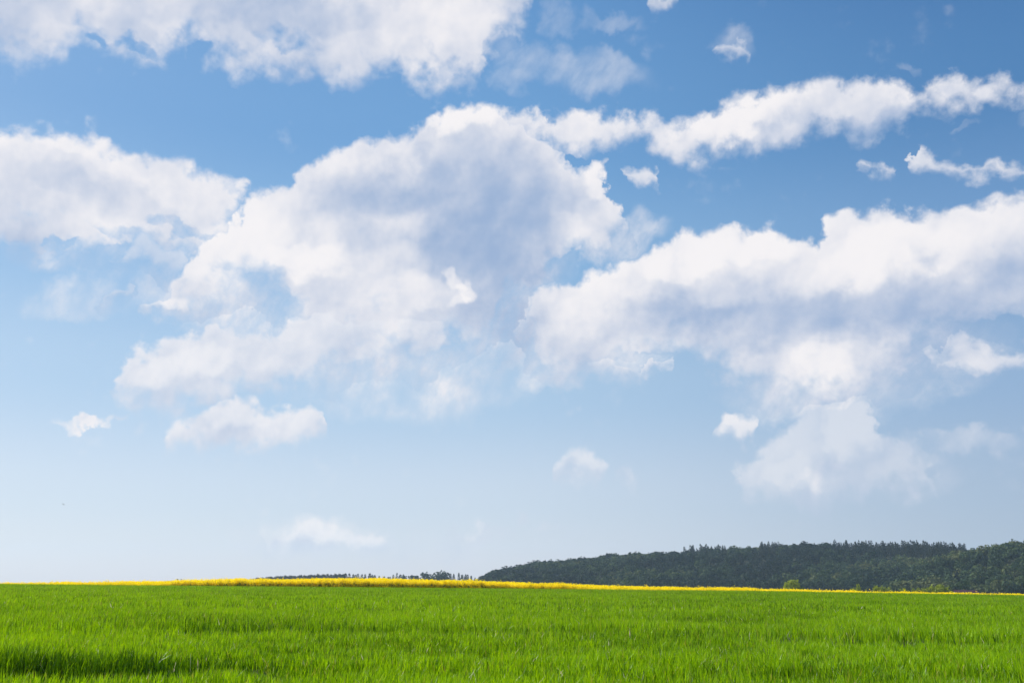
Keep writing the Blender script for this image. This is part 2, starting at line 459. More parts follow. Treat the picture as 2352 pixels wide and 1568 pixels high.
def ground(x, y):
    x, y = np.asarray(x, float), np.asarray(y, float)
    yy = np.maximum(y, 6.0)
    px = np.clip(CX + PX_PER_SLOPE * x / yy, -600, 3000)
    zc = 0.84 - (np.interp(px, _px, _grass_top) - 1338.0) / FPX * CREST
    z = zc * np.clip(y / CREST, 0, 1)
    drop = np.interp(px, _vx, _visible) / FPX * 124.0 - 1.40
    z = z + drop * smooth((y - CREST) / 4.0)
    z = z - 1.7 * np.clip((y - 122.0) / CREST, 0, None)
    far = smooth((y - 150) / 450.0)
    valley = np.interp(px, [0, 1000, 1800, 2600], [-8, -8, -11, -13])
    z = z * (1 - far) + valley * far
    for hx_, hy_, wx_, wy_, dep in HOLLOWS:
        z = z - dep * np.exp(-((x - hx_) / wx_) ** 4 - ((y - hy_) / wy_) ** 4)
    # small undulations that show as darker and lighter bands across the crop
    near = smooth((100 - y) / 60.0) * smooth((y - 2) / 4)
    z = z + near * 0.10 * (value_noise(x * 0.35 + 50, y + 20, 1.6, 3) - 0.5) * smooth(y / 12)
    return z

xs = np.unique(np.concatenate([np.linspace(-90, 90, 181), np.geomspace(90, 3000, 26), -np.geomspace(90, 3000, 26)]))
ys = np.unique(np.concatenate([[-60, -30, -12, -4], np.linspace(0, 30, 61), np.linspace(30, 112, 83), np.linspace(112, 132, 41), np.linspace(132, 200, 24), np.geomspace(200, 3000, 30)]))
gx, gy = np.meshgrid(xs, ys)
gv = np.stack([gx.ravel(), gy.ravel(), ground(gx, gy).ravel()], 1)
nx, ny = len(xs), len(ys)
ii, jj = np.meshgrid(np.arange(nx - 1), np.arange(ny - 1))
q = (jj * nx + ii).ravel()
faces = np.stack([q, q + 1, q + nx + 1, q + nx], 1)
me = mesh_from_arrays("ground", gv, faces.ravel(), np.full(len(faces), 4))
me.polygons.foreach_set("use_smooth", np.ones(len(faces), bool))
tag(link("ground", me, MAT_GROUND), kind='structure')

# ------------------------------------------------------------------ young grain crop
def blades(x, y, h, w, tone, lean, seg):
    """bent tapering blades; returns verts, faces, sizes, tone"""
    n = len(x)
    r = np.random.default_rng(int(n) + seg)
    z = ground(x, y)
    face = r.random(n) * 2 * np.pi
    ld = r.normal(0.35, 2.2, n)                       # blades lean mostly with the wind to the right
    lx, ly = np.cos(ld) * lean, np.sin(ld) * lean
    ax, ay = np.cos(face) * w / 2, np.sin(face) * w / 2
    V = np.zeros((n, 2 * seg + 1, 3)); T = np.repeat(tone[:, None], 2 * seg + 1, 1)
    for k in range(seg):
        f = k / seg
        bend, taper = f ** 1.8, (0.75 + 0.5 * f) if f < 0.4 else 1.15 - 0.45 * f
        bx, by, bz = x + lx * h * bend, y + ly * h * bend, z + h * f * (1 - 0.18 * lean * f)
        V[:, 2 * k] = np.stack([bx - ax * taper, by - ay * taper, bz], 1)
        V[:, 2 * k + 1] = np.stack([bx + ax * taper, by + ay * taper, bz], 1)
    V[:, 2 * seg] = np.stack([x + lx * h, y + ly * h, z + h * (1 - 0.25 * lean)], 1)
    m = 2 * seg + 1
    base = np.arange(n)[:, None] * m
    fl, sz = [], []
    per = []
    for k in range(seg - 1):
        per += [2 * k, 2 * k + 1, 2 * k + 3, 2 * k + 2]; sz.append(4)
    per += [2 * seg - 2, 2 * seg - 1, 2 * seg]; sz.append(3)
    return V.reshape(-1, 3), (base + np.array(per)[None]).ravel(), np.tile(sz, n), T.ravel()

parts = []
off = 0
for y0, y1, dens, hh, ww, seg in ((2.5, 8, 1100, .205, .0105, 3), (8, 15, 1300, .21, .011, 3), (15, 28, 440, .23, .0155, 2), (28, 55, 130, .25, .026, 2), (55, 90, 42, .26, .045, 1), (90, 120.5, 26, .25, .065, 1)):
    half = lambda y: 0.60 * y + 4.5
    area = half((y0 + y1) / 2) * 2 * (y1 - y0)
    n = int(area * dens)
    y = np.sqrt(rng.random(n) * (y1 ** 2 - y0 ** 2) + y0 ** 2) if y0 > 8 else y0 + rng.random(n) * (y1 - y0)
    x = (rng.random(n) * 2 - 1) * half(y)
    if y1 <= 28:                                      # tillers stand in tufts along drilled rows
        x = x + rng.normal(0, 0.0, n)
    clump = value_noise(x, y, 0.32, 11) * 0.6 + value_noise(x * 0.5, y, 1.3, 12) * 0.4
    band = value_noise(x * 0.22 + 9, y, 2.2, 21)
    gap = sum(dep / .30 * np.exp(-((x - hx_) / wx_) ** 2 - ((y - hy_) / (wy_ * .8)) ** 2) for hx_, hy_, wx_, wy_, dep in HOLLOWS)
    keep = rng.random(n) < np.clip((0.10 + 1.5 * clump) * (1 - 0.7 * np.clip(gap, 0, 1)), 0.02, 1)
    x, y, clump, band, gap = (v[keep] for v in (x, y, clump, band, gap))
    n = len(x)
    h = hh * (0.42 + 0.88 * clump + 0.22 * (band - 0.5)) * rng.uniform(0.75, 1.2, n)
    # taller tufts along each hollow's far edge, with its shade painted into their tone
    tuft_shade = sum(dep / .30 * np.exp(-((x - hx_) / (wx_ * 1.05)) ** 4 - ((y - hy_ - wy_ * 1.0) / (wy_ * .7)) ** 2) for hx_, hy_, wx_, wy_, dep in HOLLOWS)
    tuft_shade = np.clip(tuft_shade, 0, 1)
    h = h * (1 + 0.48 * tuft_shade)
    tone = np.clip(0.46 + rng.normal(0, 0.25, n) + 0.36 * (clump - 0.5) + 0.36 * (value_noise(x * 1.2 + 7, y * 0.6, 0.11 if y0 < 28 else 0.3, 13) - 0.5) - 0.55 * tuft_shade, 0.02, 0.93)
    tone = np.clip(tone + 0.34 * (value_noise(x, y * 0.8, 2.6, 14) - 0.5), 0.0, 0.925)
    dull = (rng.random(n) < 0.06) & (tuft_shade < .3); tone[dull] = 0.95          # older, duller leaves
    straw = rng.random(n) < (0.007 if y0 < 28 else 0.004)
    tone[straw] = rng.uniform(0.975, 1.0, straw.sum()); 
    w = ww * rng.uniform(0.6, 1.3, n)
    lean = np.abs(rng.normal(0.20, 0.17, n)); lean[straw] += 0.2
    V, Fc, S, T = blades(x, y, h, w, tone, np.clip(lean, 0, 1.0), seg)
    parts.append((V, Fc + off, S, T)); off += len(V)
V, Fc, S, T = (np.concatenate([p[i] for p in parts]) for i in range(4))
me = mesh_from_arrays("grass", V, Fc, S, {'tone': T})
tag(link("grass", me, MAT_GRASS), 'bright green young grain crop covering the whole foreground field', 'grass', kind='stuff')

# ------------------------------------------------------------------ flowering rapeseed
def rape_plant(seed, flowers, leaves):
    r = np.random.default_rng(seed)
    v, f, s, t, mi = [], [], [], [], []
    def quad(c, a, b, tone, m):
        k = len(v); v.extend([c - a - b, c + a - b, c + a + b, c - a + b]); f.extend([k, k + 1, k + 2, k + 3]); s.append(4); t.extend([tone] * 4); mi.append(m)
    def tri(a, b, c, tone, m):
        k = len(v); v.extend([a, b, c]); f.extend([k, k + 1, k + 2]); s.append(3); t.extend([tone] * 3); mi.append(m)
    tops = [np.array([0, 0, 1.0])] + [np.array([r.normal(0, .16), r.normal(0, .16), r.uniform(.70, .95)]) for _ in range(4)]
    for p in tops:
        root = np.array([0, 0, 0.0]) if p is tops[0] else np.array([0, 0, r.uniform(.3, .5)])
        tri(root + [.008, 0, 0], root - [.008, 0, 0], p, r.random(), 1)
    for _ in range(leaves):
        c = np.array([r.normal(0, .11), r.normal(0, .11), r.uniform(.12, .62)])
        d = r.normal(0, 1, 3); d /= np.linalg.norm(d); e = np.cross(d, r.normal(0, 1, 3)); e /= np.linalg.norm(e)
        quad(c, d * .085, e * .035, r.random(), 1)
    for k in range(flowers):
        p = tops[k % len(tops)]
        wide = flowers > 40                            # the plants along the field's edge flower far down
        c = p + np.array([r.normal(0, .035 + .05 * wide), r.normal(0, .035 + .05 * wide), (-r.random() ** 1.3 * .75 if wide else -abs(r.normal(0, .12))) + .03])
        c[2] = max(c[2], .12)
        d = r.normal(0, 1, 3); d /= np.linalg.norm(d); e = np.cross(d, r.normal(0, 1, 3)); e /= np.linalg.norm(e)
        quad(c, d * .036, e * .036, r.random(), 0)
    return np.array(v), np.array(f), np.array(s), np.array(t), np.array(mi)

parts, off = [], 0
for y0, y1, n, fl, lv in ((121.6, 127.0, 14000, 60, 6), (127.0, 150, 22000, 22, 2), (150, 185, 7000, 14, 0)):
    y = y0 + rng.random(n) * (y1 - y0)
    x = (rng.random(n) * 2 - 1) * (0.60 * y + 5)
    y = y + (value_noise(x, x * 0 + 5, 3.0, 31) - 0.5) * 0.8 * (y0 < 125)
    h = 1.50 * (0.80 + 0.20 * value_noise(x, y, 2.6, 32) + 0.10 * value_noise(x, y, 0.8, 33)) * rng.uniform(0.90, 1.07, n)
    tall = rng.random(n) < 0.02
    h[tall] *= 1.13
    var = rng.integers(0, 6, n)
    a = rng.random(n) * 2 * np.pi
    z = ground(x, y)
    for k in range(6):
        i = np.where(var == k)[0]
        pv, pf, ps, pt, pm = rape_plant(100 + k, fl, lv)
        ca, sa = np.cos(a[i])[:, None], np.sin(a[i])[:, None]
        P = np.zeros((len(i), len(pv), 3))
        P[:, :, 0] = x[i][:, None] + pv[None, :, 0] * ca - pv[None, :, 1] * sa
        P[:, :, 1] = y[i][:, None] + pv[None, :, 0] * sa + pv[None, :, 1] * ca
        P[:, :, 2] = z[i][:, None] + pv[None, :, 2] * h[i][:, None]
        idx = (pf[None] + (np.arange(len(i)) * len(pv))[:, None]).ravel() + off
        off += P.shape[0] * P.shape[1]
        parts.append((P.reshape(-1, 3), idx, np.tile(ps, len(i)), np.clip(np.tile(pt, len(i)) * 0.7 + np.repeat(rng.random(len(i)) * .3, len(pv)), 0, 1), np.tile(pm, len(i))))
V, Fc, S, T, MI = (np.concatenate([p[i] for p in parts]) for i in range(5))
me = mesh_from_arrays("rapeseed", V, Fc, S, {'tone': T})
me.materials.append(MAT_RAPE_FLOWER); me.materials.append(MAT_RAPE_GREEN)
me.polygons.foreach_set("material_index", MI.astype(np.int32))
tag(link("rapeseed", me, None), 'band of bright yellow flowering rapeseed behind the green crop', 'rapeseed', kind='stuff')

# ================================================================== trees
def crown_arrays(seed, w, h, n, leaf, tone0, lobes=7, base=0.12):
    """broadleaf crown: leaf clumps on the surface of several lobes, normals outward, with gaps"""
    r = np.random.default_rng(seed)
    lc = r.normal(0, 1, (lobes, 3)); lc /= np.linalg.norm(lc, axis=1)[:, None]
    lc[:, 2] = np.abs(lc[:, 2]) * 0.9 - 0.15
    lc = lc * np.array([w * .30, w * .30, h * .30]) + [0, 0, h * 0.55]
    lr = r.uniform(.30, .44, lobes)
    k = r.integers(0, lobes, n)
    d = r.normal(0, 1, (n, 3)); d /= np.linalg.norm(d, axis=1)[:, None]
    rad = lr[k][:, None] * np.array([w * .62, w * .62, h * .60]) * (1 - 0.35 * r.random((n, 1)) ** 2)
    c = lc[k] + d * rad
    c[:, 2] = np.clip(c[:, 2], h * base, None)
    nrm = d + r.normal(0, .55, (n, 3)); nrm /= np.linalg.norm(nrm, axis=1)[:, None]
    t1 = np.cross(nrm, r.normal(0, 1, (n, 3))); t1 /= np.linalg.norm(t1, axis=1)[:, None]
    t2 = np.cross(nrm, t1)
    s = leaf * r.uniform(.6, 1.35, (n, 1))
    a, b = t1 * s, t2 * s * r.uniform(.5, .9, (n, 1))
    V = np.stack([c - a, c - b * 1.1, c + a, c + b], 1)
    T = np.clip(tone0 + r.normal(0, .13, n) + (r.random(lobes) * .24 - .12)[k], 0, 1)
    return V.reshape(-1, 3), np.repeat(T, 4)

def quads(V):
    n = len(V) // 4
    return np.arange(n * 4), np.full(n, 4)

def conifer_arrays(seed, w, h, n, leaf, tone0):
    """spruce crown: drooping needle sprays on ragged whorls round a narrow cone"""
    r = np.random.default_rng(seed)
    f = (1 - r.random(n) ** 0.85) * 0.93 + 0.05
    whorl = (f * 13) % 1.0
    a = r.random(n) * 2 * np.pi
    side = 0.86 + 0.14 * np.sin(a * 3 + seed)
    rad = (w / 2 * (1.02 - f) ** 0.62 * (1.08 - 0.36 * whorl) * side * (1 - 0.35 * r.random(n) ** 2))
    c = np.stack([np.cos(a) * rad, np.sin(a) * rad, f * h], 1)
    out = np.stack([np.cos(a), np.sin(a), np.full(n, -0.55)], 1) + r.normal(0, .25, (n, 3)); out /= np.linalg.norm(out, axis=1)[:, None]
    nrm = np.stack([np.cos(a), np.sin(a), np.full(n, .7)], 1) + r.normal(0, .45, (n, 3))
    t2 = np.cross(nrm, out); t2 /= np.linalg.norm(t2, axis=1)[:, None]
    s = (leaf * (1.1 - 0.55 * f) * r.uniform(.7, 1.3, n))[:, None]
    V = np.stack([c - out * s, c + t2 * s * .75, c + out * s, c - t2 * s * .75], 1)
    T = np.clip(tone0 + r.normal(0, .2, n), 0, 1)
    tip = np.array([[(-.16, 0, h * .93), (.16, 0, h * .93), (.04, 0, h * 1.02), (-.04, 0, h * 1.02)], [(0, -.16, h * .93), (0, .16, h * .93), (0, .04, h * 1.02), (0, -.04, h * 1.02)]])
    V = np.concatenate([V, tip])
    return V.reshape(-1, 3), np.concatenate([np.repeat(T, 4), np.full(8, tone0)])

def trunk_mesh(name, h, r0, r1, limbs=0, seed=0, limb_len=1.5):
    """tapered trunk, with a few limbs reaching into the crown"""
    r = random.Random(seed)
    V, Fl = [], []
    def tube(p, q, a, b, n=7):
        p, q = Vector(p), Vector(q); d = (q - p).normalized(); u = d.orthogonal().normalized(); v = d.cross(u); k = len(V)
        for c_, rr in ((p, a), (q, b)):
            for i in range(n):
                t = 2 * math.pi * i / n; V.append(tuple(c_ + (u * math.cos(t) + v * math.sin(t)) * rr))
        for i in range(n): Fl.append((k + i, k + (i + 1) % n, k + n + (i + 1) % n, k + n + i))
        Fl.append(tuple(k + n + i for i in range(n)))
    tube((0, 0, -.3), (0, 0, h * .4), r0, (r0 + r1) / 2); tube((0, 0, h * .4), (r.uniform(-.1, .1), r.uniform(-.1, .1), h), (r0 + r1) / 2, r1)
    for i in range(limbs):
        a = 2 * math.pi * i / max(1, limbs) + r.uniform(-.4, .4); z = h * r.uniform(.3, .75)
        tube((0, 0, z), (math.cos(a) * limb_len, math.sin(a) * limb_len, z + limb_len * r.uniform(.7, 1.2)), r1 * .7, r1 * .25, 5)
    m = bpy.data.meshes.new(name); m.from_pydata(V, [], Fl); m.update()
    m.materials.append(MAT_BARK)
    return m

# ------------------------------------------------------------------ wooded hills
_hx = np.array([1060, 1097, 1130, 1180, 1230, 1280, 1340, 1400, 1470, 1550, 1620, 1700, 1760, 1800, 1840, 1890, 1950, 2000, 2060, 2130, 2170, 2200, 2240, 2352, 2700, 3200], float)
_hy = np.array([1350, 1334, 1312, 1301, 1291, 1288, 1283, 1275, 1271, 1269, 1261, 1258.5, 1256, 1253, 1248, 1250, 1253, 1254, 1254, 1252, 1255, 1259, 1264, 1272, 1290, 1300], float)
_sx = np.array([1990, 2025, 2056, 2096, 2124, 2161, 2193, 2214, 2257, 2310, 2352, 2450, 2700, 3200], float)
_sy = np.array([1368, 1340, 1320, 1298, 1285, 1275, 1270, 1262, 1258, 1248, 1244, 1234, 1225, 1225], float)
CANOPY = 13.0

class Hill:
    def __init__(self, hx, hy, r_ridge, r_foot, r_back):
        self.hx, self.hy, self.R, self.r0, self.r1 = hx, hy, r_ridge, r_foot, r_back
        self.a = np.array([az_el(px, py)[0] for px, py in zip(hx, hy)])
        self.e = np.array([az_el(px, py)[1] for px, py in zip(hx, hy)])
    def z(self, az, r):
        top = 1.0 + np.tan(np.radians(np.interp(az, self.a, self.e))) * self.R - CANOPY
        foot = -12.0
        top = np.maximum(top, foot)
        s = smooth((r - self.r0) / (self.R - self.r0)) ** 0.9
        back = smooth((r - self.R) / (self.r1 - self.R)) * 0.8
        wav = (value_noise(az * 22 + 300, r, 55.0, 41) - .5) * 9 * np.clip(s * (1 - s) * 4, 0, 1) * np.clip((top - foot) / 25, 0, 1)
        return foot + (top - foot) * s * (1 - back) + wav
    def terrain(self):
        az = np.linspace(self.a[0] - .5, self.a[-1], 110); rr = np.linspace(self.r0 - 12, self.r1, 40)
        A, Rr = np.meshgrid(az, rr)
        z = self.z(A, Rr) + 4.5 * smooth((Rr - self.r0) / 60.0) - np.where(Rr < self.r0, 3.0, 0.0)   # low undergrowth fills the space between trunks
        v = np.stack([(np.sin(np.radians(A)) * Rr).ravel(), (np.cos(np.radians(A)) * Rr).ravel(), z.ravel()], 1)
        n, m = 110, 40
        i, j = np.meshgrid(np.arange(n - 1), np.arange(m - 1)); q = (j * n + i).ravel()
        f = np.stack([q, q + 1, q + n + 1, q + n], 1)
        me = mesh_from_arrays("hill", v, f.ravel(), np.full(len(f), 4)); me.polygons.foreach_set("use_smooth", np.ones(len(f), bool))
        return tag(link("hill", me, MAT_FLOOR), kind='structure')

main_hill = Hill(_hx, _hy, 1130.0, 780.0, 1500.0)
spur = Hill(_sx, _sy, 900.0, 690.0, 1200.0)
main_hill.terrain(); spur.terrain()

def project(p):
    """photo pixel of a world point"""
    d = Vector(p) - EYE
    c, s = math.cos(PITCH), math.sin(PITCH)
    f, u = d.y * c + d.z * s, -d.y * s + d.z * c
    return CX + FPX * d.x / f, CY - FPX * u / f

BROAD_T = [crown_arrays(200 + k, 11.5 + (k % 3), 14.0, 260, .95, 0.0, 8) for k in range(8)]
CON_T = [conifer_arrays(230 + k, 8.0, 17.5, 190, 1.0, 0.0) for k in range(5)]

def woodland(hill, r_lo, r_hi, az_lo, az_hi, spacing, label, seed, conifer_test, shift=0.0):
    r = np.random.default_rng(seed)
    VB, TB, VC, TC = [], [], [], []
    rad = r_lo
    while rad < r_hi:
        step_az = math.degrees(spacing / rad)
        az = np.arange(az_lo, az_hi, step_az); az = az + r.uniform(-.42, .42, len(az)) * step_az
        rr = rad + r.uniform(-.42, .42, len(az)) * spacing
        zz = hill.z(az, rr)
        for a_, q_, z_ in zip(az, rr, zz):
            top = 1.0 + math.tan(math.radians(np.interp(a_, hill.a, hill.e))) * hill.R - CANOPY
            if top < -11.5 or z_ < -12.2: continue
            p = np.array([math.sin(math.radians(a_)) * q_, math.cos(math.radians(a_)) * q_, z_])
            px, py = project((p[0], p[1], p[2] + 10))
            sc_ = r.uniform(.78, 1.15)
            ca, sa = math.cos(q_ * 7), math.sin(q_ * 7)
            con = conifer_test(px, py, r)
            v, t = (CON_T if con else BROAD_T)[r.integers(0, 5)]
            o = np.stack([v[:, 0] * ca - v[:, 1] * sa, v[:, 0] * sa + v[:, 1] * ca, v[:, 2]], 1) * sc_ + p
            # stands of the wood differ in how far the young leaves are out
            stand = value_noise(p[0:1], p[1:2] * .6, 48.0, 55)[0]
            tone = (.30 + r.normal(0, .2)) if con else (shift - .08 + 1.0 * stand + r.normal(0, .16))
            (VC if con else VB).append(o); (TC if con else TB).append(np.clip(t + tone, 0, 1))
        rad += spacing
    Vb, Tb = np.concatenate(VB), np.concatenate(TB)
    n_b = len(Vb) // 4
    if VC: Vb = np.concatenate([Vb] + VC); Tb = np.concatenate([Tb] + TC)
    f, s = quads(Vb)
    me = mesh_from_arrays("woodland", Vb, f, s, {'tone': Tb})
    me.materials.append(MAT_BROAD); me.materials.append(MAT_CONIFER)
    me.polygons.foreach_set("material_index", (np.arange(len(s)) >= n_b).astype(np.int32))
    return tag(link("woodland", me, None), label, 'woodland', kind='stuff')

def dark_stand(px, py, r):
    if 1975 < px < 2225 and py < 1262 + (px - 1975) * .16: return True
    if 1545 < px < 1672 and py < 1272: return r.random() < .75
    if 1745 < px < 1790 and py < 1270: return r.random() < .8
    if 1915 < px < 1980 and py < 1262: return True
    if 1690 < px < 1790 and 1270 < py < 1340: return r.random() < .35
    return px > 1350 and py > 1278 and r.random() < .03

woodland(main_hill, 785, 1160, main_hill.a[1] + .1, 33.0, 10.6, 'dark mixed wood covering the long hill behind the rapeseed', 61, dark_stand)
woodland(spur, 695, 925, spur.a[0], 36.0, 10.2, 'dark broadleaf wood on the nearer hill at the right edge', 62, lambda px, py, r: r.random() < .02, 0.16)

# ------------------------------------------------------------------ single trees
def tree_data(name, crown, mat, h, r0, r1, limbs, seed, limb_len=1.5):
    v, t = crown; f, s = quads(v)
    cm = mesh_from_arrays(name + "_crown", v, f, s, {'tone': t}); cm.materials.append(mat)
    return cm, trunk_mesh(name + "_trunk", h, r0, r1, limbs, seed, limb_len)

def plant_tree(kind, data, loc, scale, rz, label, cat, group=None):
    root = bpy.data.objects.new(kind, None); C.objects.link(root)
    root.location = loc; root.scale = scale; root.rotation_euler = (0, 0, rz); root.empty_display_size = .5
    c = bpy.data.objects.new("crown", data[0]); C.objects.link(c); c.parent = root
    k = bpy.data.objects.new("trunk", data[1]); C.objects.link(k); k.parent = root
    return tag(root, label, cat, group)

CONIFERS = [tree_data("conifer", conifer_arrays(300 + k, 8.4, 20.0, 430, .9, .35), MAT_CONIFER, 18.5, .26, .05, 0, k) for k in range(5)]
rt = random.Random(5)

def conifer_at(px, py, r, base_z, label, group, slim=1.0):
    tip = at_range(px, py, r)
    h = tip.z - base_z
    s = h / 20.4
    return plant_tree("conifer_tree", CONIFERS[rt.randrange(5)], (tip.x, tip.y, base_z), (s * slim * rt.uniform(.85, 1.15), s * slim * rt.uniform(.85, 1.15), s), rt.random() * 6.28, label, 'conifer', group)

def z4(z): return 1720.4 + .2686 * z
def y4(z): return 1205.9 + .2686 * z
def z3(z): return 1091.0 + .2686 * z
def z2(z): return 516.8 + .2686 * z
def y2(z): return 1234.6 + .2686 * z

def on_hill(hill, px, r):
    return float(hill.z(np.array([az_el(px, 1260)[0]]), np.array([r]))[0])

# conifers along the crest of the hill: (x, tip) in the photo
G = 'conifers along the crest of the wooded hill'
for px, py, lb in ((z3(600), y4(292), 'small conifer tip low on the left shoulder of the wooded hill'),
                   (z3(890), y4(280), 'shorter conifer left of the tall pair on the left shoulder of the hill'),
                   (z3(932), y4(261), 'tallest conifer standing alone above the left shoulder of the hill'),
                   (z3(947), y4(269), 'conifer close beside the tallest one on the left shoulder'),
                   (z3(962), y4(281), 'lowest conifer at the right of the small shoulder clump')):
    r = 1120 + rt.uniform(-8, 8); conifer_at(px, py, r, on_hill(main_hill, px, r) - .5, lb, G)
rowB = [(1720,225),(1741,229),(1762,219),(1781,224),(1808,212),(1830,216),(1860,206),(1881,212),(1905,202),(1925,200),(1941,205),(1960,203),(1975,198),(1995,204),(2015,196),(2031,196),(2055,200),(2070,192),(2086,200),(2115,181),(2131,194)]
for k, (a, b) in enumerate(rowB):
    px, py = z3(a), y4(b); r = 1122 + rt.uniform(-10, 10)
    lb = 'tall thin conifer at the right end of the stepped crest row' if a == 2115 else ('first small conifer at the left start of the stepped crest row' if k == 0 else 'dark conifer in the stepped row on the middle of the crest')
    conifer_at(px, py, r, on_hill(main_hill, px, r) - .5, lb, G, .85)
for k, (a, b) in enumerate([(75,188),(105,160),(118,155),(138,155),(160,151),(178,160),(190,160),(213,149),(235,165)]):
    px, py = z4(a), y4(b); r = 1122 + rt.uniform(-8, 8)
    conifer_at(px, py, r, on_hill(main_hill, px, r) - .5, 'outlying low conifer left of the spiky crest clump' if k == 0 else 'pointed conifer in the spiky clump on the crest', G, .8)
for a, b, lb in ((272,160,'left of two close conifers right of the spiky crest clump'), (283,160,'right of two close conifers right of the spiky crest clump'),
                 (312,165,'single small conifer just past the close pair on the crest'), (558,146,'faint conifer tip on the rounded top of the hill'),
                 (618,155,'small conifer tip past the rounded top of the hill'), (660,150,'conifer tip between the rounded top and the dense crest row'),
                 (698,144,'pointed conifer just before the dense crest row begins'), (1970,178,'lone conifer tip in the saddle between the two hills')):
    px, py = z4(a), y4(b); r = 1122
    if a == 1970: r = 905; bz = on_hill(spur, px, r)
    else: bz = on_hill(main_hill, px, r)
    conifer_at(px, py, r, bz - .5, lb, G, .8)
a = 722
while a < 1832:
    y = np.interp(a, [720, 850, 960, 1050, 1130, 1260, 1360, 1450, 1540, 1600, 1700, 1760, 1830], [160, 146, 145, 158, 167, 162, 156, 151, 147, 157, 166, 173, 190]) + rt.uniform(-3, 7)
    px, py = z4(a), y4(y); r = 1122 + rt.uniform(-12, 12)
    conifer_at(px, py, r, on_hill(main_hill, px, r) - .5, 'dark conifer in the dense row along the right part of the crest', G, .95)
    a += rt.uniform(13, 19)
for a, b, lb in ((962,129,'tallest conifer rising out of the dense crest row'), (990,136,'second tall conifer right beside the tallest of the dense crest row'), (1195,144,'tall conifer right of a notch in the dense crest row')):
    px, py = z4(a), y4(b); r = 1110; conifer_at(px, py, r, on_hill(main_hill, px, r) - .5, lb, G, .9)

# far tree line behind the rapeseed on the left
G2 = 'conifers in the far tree line'
tl = [(230,345),(330,335),(410,325),(470,325),(520,322),(600,318),(650,318),(735,312),(790,308),(860,311),(940,306),(1000,303),(1030,300)]
a = 232
while a < 1020:
    b = np.interp(a, [p[0] for p in tl], [p[1] for p in tl]) + rt.uniform(-7, 5)
    conifer_at(z2(a), y2(b), 1150 + rt.uniform(-12, 12), -9, 'blue-green conifer in the closed left part of the far tree line', G2, 1.0)
    conifer_at(z2(a + rt.uniform(5, 11)), y2(b + rt.uniform(2, 9)), 1175 + rt.uniform(-8, 8), -9, 'blue-green conifer in the closed left part of the far tree line', G2, 1.2)
    conifer_at(z2(a + rt.uniform(9, 15)), y2(b + rt.uniform(-2, 5)), 1195 + rt.uniform(-8, 8), -9, 'blue-green conifer in the closed left part of the far tree line', G2, 1.2)
    a += rt.uniform(14, 21)
for a, b, lb in ((1032,297,'conifer with the first tall tip of the loose middle of the tree line'), (1065,299,'second tall tip in the loose middle of the tree line'),
                 (1100,305,None), (1120,308,None), (1137,301,None), (1173,306,None), (1200,304,None), (1241,296,'tallest conifer of the far tree line, above the middle of the rapeseed'),
                 (1262,310,None), (1281,313,None), (1320,322,'lone small conifer in a gap of the far tree line'), (1362,324,None), (1395,328,None), (1412,327,None), (1440,310,None),
                 (1470,295,'broad tall conifer left of the round trees'), (1500,308,None), (1530,313,None),
                 (1930,298,'slim conifer touching the right side of the big round tree'), (1956,302,None), (2000,292,'palest tall conifer right of the big round tree'),
                 (2030,308,None), (2058,305,None), (2076,308,None), (2105,318,None), (2138,335,None)):
    conifer_at(z2(a), y2(b), 1150 + rt.uniform(-10, 10), -9, lb or 'small dark conifer in the open right part of the far tree line', G2, rt.uniform(.95, 1.6))
for a, b in ((1520, 344), (1550, 348), (1575, 352)):
    conifer_at(a / 2.138 / 1.7415, (2150 + b / 2.138) / 1.7415, 1150, -9, 'one of few conifer tips above the left half of the rapeseed', G2, 1.1)

ROUND = [tree_data("round_tree", crown_arrays(330 + k, 10, 12, 520, .62, .42, 10), MAT_BROAD, 6, .3, .1, 5, k, 2.2) for k in range(3)]
def round_at(x0, x1, top, r, base_z, kind, data, label, cat, group):
    tip = at_range((x0 + x1) / 2, top, r); wid = (x1 - x0) / FPX * r / 1.0
    return plant_tree(kind, data, (tip.x, tip.y, base_z), (wid / 9.4, wid / 9.4, (tip.z - base_z) / 11.6), rt.random() * 6.28, label, cat, group)
G3 = 'broadleaf trees in the far tree line'
for k, (x0, x1, b, lb) in enumerate(((1555, 1670, 312, 'low rounded dark tree left of the two bigger round trees'), (1660, 1795, 299, 'middle one of three rounded dark trees in the far tree line'),
                          (1775, 1925, 283, 'biggest domed dark tree of the far tree line'), (2160, 2225, 320, 'small rounded tree where the far tree line meets the hill'), (1500, 1560, 318, 'little rounded tree between broad conifer and round trees'))):
    round_at(z2(x0), z2(x1), y2(b), 1150, -9, "broadleaf_tree", ROUND[k % 3], lb, 'tree', G3)

